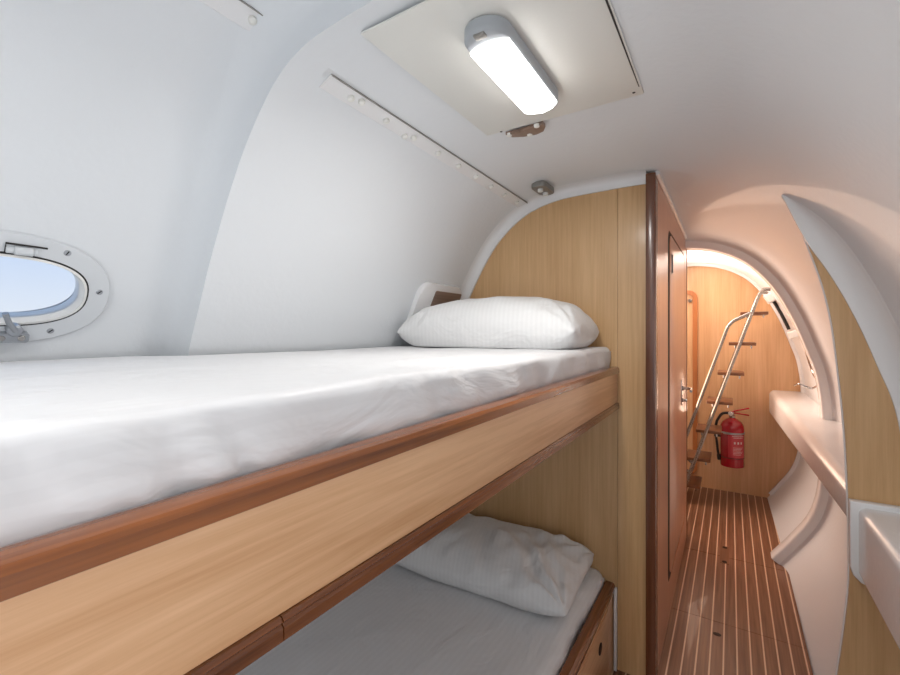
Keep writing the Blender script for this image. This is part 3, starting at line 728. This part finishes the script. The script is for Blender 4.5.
pillow('pillow', (-.815, 1.645, -.004), .385, .215, .142, math.radians(2.5), 'plump white pillow on the upper bunk against the bulkhead', pcase, 3, flat=.85, rest=-.0635, crump=1.2)
pillow('pillow', (-.838, 1.625, -.930), .388, .228, .096, math.radians(2), 'crumpled white pillow on the lower bunk', pcase, 11, flat=.85, tiltx=math.radians(2), rest=-.978, crump=2.3)
# ------------------------------------------------------------------ moulded ledges on the right
def ledge_section(xf, xb, zt_, zb, r, k=6):
    pts = [(xb, zt_)]
    for j in range(k+1):
        a = math.pi/2*j/k; pts.append((xf+r-r*math.sin(a), zt_-r+r*math.cos(a)))
    for j in range(k+1):
        a = math.pi/2*j/k; pts.append((xf+r-r*math.cos(a), zb+r-r*math.sin(a)))
    pts.append((xb, zb)); return pts
def loft(bm, sections):
    rings = [[bm.verts.new(V(x, y, z)) for x, z in s] for y, s in sections]; n = len(rings[0])
    for A, B in zip(rings, rings[1:]):
        for k in range(n): bm.faces.new((A[k], A[(k+1) % n], B[(k+1) % n], B[k]))
    bm.faces.new(rings[0][::-1]); bm.faces.new(rings[-1])
bm = NB(); loft(bm, [(y, ledge_section(.322-.062*(y-1.91)/2.47, .51-.03*(y-1.9)/2.4, -.510+.035*(y-1.91)/2.47, -.64-.04*(y-1.91)/2.47, .04)) for y in (1.914, 2.3, 2.8, 3.3, 3.8, 4.379)])
tag(obj('shelf', bm, gel2, smooth=50), 'white moulded shelf running along the passage to the far bulkhead', 'shelf')
t = thing('counter', 'white moulded counter edge at the right border of the photo', 'counter', (.43, .5, -.79))
bm = NB(); loft(bm, [(y, ledge_section(.338, .505, -.553, -.775, .022)) for y in (-1.1, 0, 1.0, 1.875)]); obj('counter_body', bm, gel2, t, 50)
bm = NB(); prism(bm, [(.318, -.538), (.515, -.538), (.515, -.80), (.375, -.80), (.345, -.792), (.326, -.772), (.319, -.745)], 1.856, 1.888, bev=.004); obj('end_flange', bm, gel2, t, 50)
# ------------------------------------------------------------------ far end: ladder
TB = V(-.275, 3.9, -1.13); TT = V(.165, 3.9, .245)
D = (TT-TB).normalized(); YW = .30
t = thing('ladder', 'steel tube ladder with teak treads leaning at the far end of the passage', 'ladder', (-.28, 3.95, -1.35))
P0 = TB-D*((TB.z+1.343)/D.z)
for dy in (0, YW):
    bm = NB(); tube(bm, smoothpath([P0+V(0, dy, 0), TT+V(0, dy, 0), TT+V(.03, dy, .06), TT+V(.075, dy, .055)], .03), .0125, 12); obj('stringer', bm, ladder_m, t)
    off_ = V(-.118, 0, .0)
    hb = TB+D*.12+off_+V(0, dy, 0); ht = TB+D*1.22+off_+V(0, dy, 0)
    bm = NB(); tube(bm, smoothpath([TB+D*.02+V(0, dy, 0), hb-V(-.02, 0, .03), hb, ht, ht+V(.035, 0, .045), TT+V(-.03, dy, -.105)], .04), .0115, 12); obj('handrail', bm, ladder_m, t)
for k, z in enumerate((.131, -.096, -.322, -.546, -.775, -1.0, -1.215)):
    c = TB+D*((z-TB.z)/D.z)
    bm = NB(); box(bm, c.x-.085+.015, c.x+.085+.015, 3.915, 3.9+YW-.014, z-.012, z+.010, .003); tr = obj('tread', bm, treadw, t, 30)
    for dx in (-.045, .055):
        bm = NB(); cyl(bm, (c.x+dx+.015, 3.925, z-.034), (c.x+dx+.015, 3.925, z-.010), .006, 10); obj('bolt', bm, steel, tr)
# ------------------------------------------------------------------ fire extinguisher on the far bulkhead
ex, ey, ez = .008, 4.255, -1.098
t = thing('fire_extinguisher', 'red fire extinguisher with black hose hung on the far bulkhead', 'fire extinguisher', (ex, ey, ez))
R = .083
bm = NB(); lathe(bm, [(R-.012, 0), (R-.002, .004), (R, .012), (R, .315), (R-.004, .338), (R-.018, .362), (R-.040, .380), (.022, .390), (.020, .396)], (ex, ey, ez), seg=40); obj('cylinder', bm, red, t)
bm = NB(); lathe(bm, [(R+.0006, 0), (R+.0006, .006)], (ex, ey, ez+.075), seg=40); obj('bottom_band', bm, gapm, t)
bm = NB(); lathe(bm, [(.020, 0), (.022, .004), (.022, .018), (.014, .022), (.014, .045), (.010, .05)], (ex, ey, ez+.392), seg=20); obj('valve', bm, steel, t)
for (dz, n_) in ((.055, 'carry_handle'), (.08, 'squeeze_lever')):
    bm = NB(); up = .045 if n_ == 'squeeze_lever' else -.012
    tube(bm, [V(ex-.02, ey, ez+.43), V(ex+.02, ey, ez+.436+up*.3), V(ex+.115, ey-.01, ez+.436+up)], .0065, 8); obj(n_, bm, red, t)
bm = NB(); cyl(bm, (ex-.012, ey-.02, ez+.43), (ex-.012, ey-.045, ez+.43), .016, 16); obj('gauge', bm, whitep, t)
bm = NB(); tube(bm, smoothpath([(ex-.015, ey, ez+.43), (ex-.07, ey, ez+.425), (ex-.105, ey-.01, ez+.36)], .05)+[V(ex-.118, ey-.012, ez+.30)], .010, 10)
obj('hose', bm, black, t)
bm = NB(); tube(bm, [V(ex-.112, ey-.012, ez+.24), V(ex-.10, ey-.012, ez+.12), V(ex-.092, ey-.012, ez+.06)], .009, 10); cyl(bm, (ex-.094, ey-.012, ez+.085), (ex-.088, ey-.012, ez+.04), .014, 12); obj('nozzle', bm, black, t)
bm = NB(); box(bm, ex-.125, ex-.065, ey-.018, ey+.0, ez+.228, ez+.246, .003); obj('hose_clip', bm, black, t)
def curved(bm, a0, a1, z0, z1, r):
    n = 10; A = []; B = []
    for k in range(n+1):
        a = math.radians(a0+(a1-a0)*k/n); A.append(bm.verts.new(V(ex+r*math.sin(a), ey-r*math.cos(a), ez+z0))); B.append(bm.verts.new(V(ex+r*math.sin(a), ey-r*math.cos(a), ez+z1)))
    for k in range(n): bm.faces.new((A[k], A[k+1], B[k+1], B[k]))
bm = NB(); curved(bm, -20, 70, .085, .262, R+.001); lb = obj('label', bm, lred, t); lb['label'] = 'paler red printed label'
bm = NB(); curved(bm, -46, 62, .268, .278, R+.0015); curved(bm, 0, 60, .255, .259, R+.0015); curved(bm, 5, 55, .243, .246, R+.0015)
for k in range(3): 
    curved(bm, 8+k*17, 16+k*17, .195, .213, R+.0016)
for k in range(6): curved(bm, 4, 56-5*(k % 3), .165-k*.011, .1675-k*.011, R+.0016)
obj('printing', bm, whtx, lb)
bm = NB(); lathe(bm, [(R+.001, 0), (R+.004, .001), (R+.004, .013), (R+.001, .014)], (ex, ey, ez+.27), seg=40); box(bm, ex-.02, ex+.02, ey+R, 4.381, ez+.16, ez+.34, .002); obj('wall_bracket', bm, satin, t)
# ------------------------------------------------------------------ fittings on the far right hull side
def on_hull(zv, Y, ins=0):
    i = min(range(150), key=lambda i: abs(SEC['R'][i].y-zv)); p = hp('R', i, Y, ins)
    T = (hp('R', i-3, Y)-hp('R', i+3, Y)).normalized(); N_ = V(-T.z, 0, T.x); N_ = N_ if N_.dot(V(-1, 0, -.3)) > 0 else -N_
    return p, T, N_
p, T, N_ = on_hull(-.20, 3.72)
w2, P2 = portlight('window_2', p+N_*.001, (0, 1, 0), T, N_, .20, .165, .13, .10, wr, 'steel framed opening portlight low on the passage hull side, beyond the ring frame')
for o in w2.children:
    if o.name.startswith('window_frame') or o.name.startswith('sash'): o.data.materials[0] = steel
bm = NB(); tube(bm, smoothpath([P2(.02, -.15, .01), P2(.03, -.17, .05), P2(.03, -.12, .11), P2(.20, -.15, .12)], .03), .006, 8); obj('stay_arm', bm, steel, w2)
for nm, zv, Y, a, b, d, lab in (('white_block', .285, 4.12, .05, .035, .05, 'white block on the hull side at the ladder top'), ('white_block', -.005, 3.93, .035, .025, .05, 'smaller white block above the far portlight')):
    p, T, N_ = on_hull(zv, Y); bm = NB()
    slab(bm, rrect(-a, a, -b, b, .01), lambda u, v, dd: p+V(0, u, 0)+T*v+N_*dd, -.003, d, .006); tag(obj('cushion_block', bm, whitep), lab, 'block')
pts = [on_hull(z, 4.16, .008)[0] for z in (.255, .22, .18, .14, .10, .06, .02)]
bm = NB(); tube(bm, pts, .013, 10); tag(obj('rubber_strip', bm, black), 'black rubber strip between the two white blocks', 'strip')
# sole fittings
bm = NB(); prism(bm, [(-.052+.016*math.cos(a*math.pi/8), 2.29+.012*math.sin(a*math.pi/8)) for a in range(16)], -1.352, -1.3488, 'Z'); tag(obj('finger_hole', bm, gapm), 'dark oval finger hole in the near sole board', 'finger hole')
t = thing('floor_latch', 'small rectangular latch with two dark holes set in the teak sole', 'latch', (-.03, 3.13, -1.35))
bm = NB(); box(bm, -.055, -.010, 3.01, 3.25, -1.352, -1.3488, 0); obj('latch_plate', bm, treadw, t, 30)
for y in (3.03, 3.23):
    bm = NB(); prism(bm, [(-.032+.013*math.cos(a*math.pi/8), y+.014*math.sin(a*math.pi/8)) for a in range(16)], -1.350, -1.3480, 'Z'); obj('hole', bm, gapm, t)
for o in bpy.data.objects:
    if '_o' in o: del o['_o']
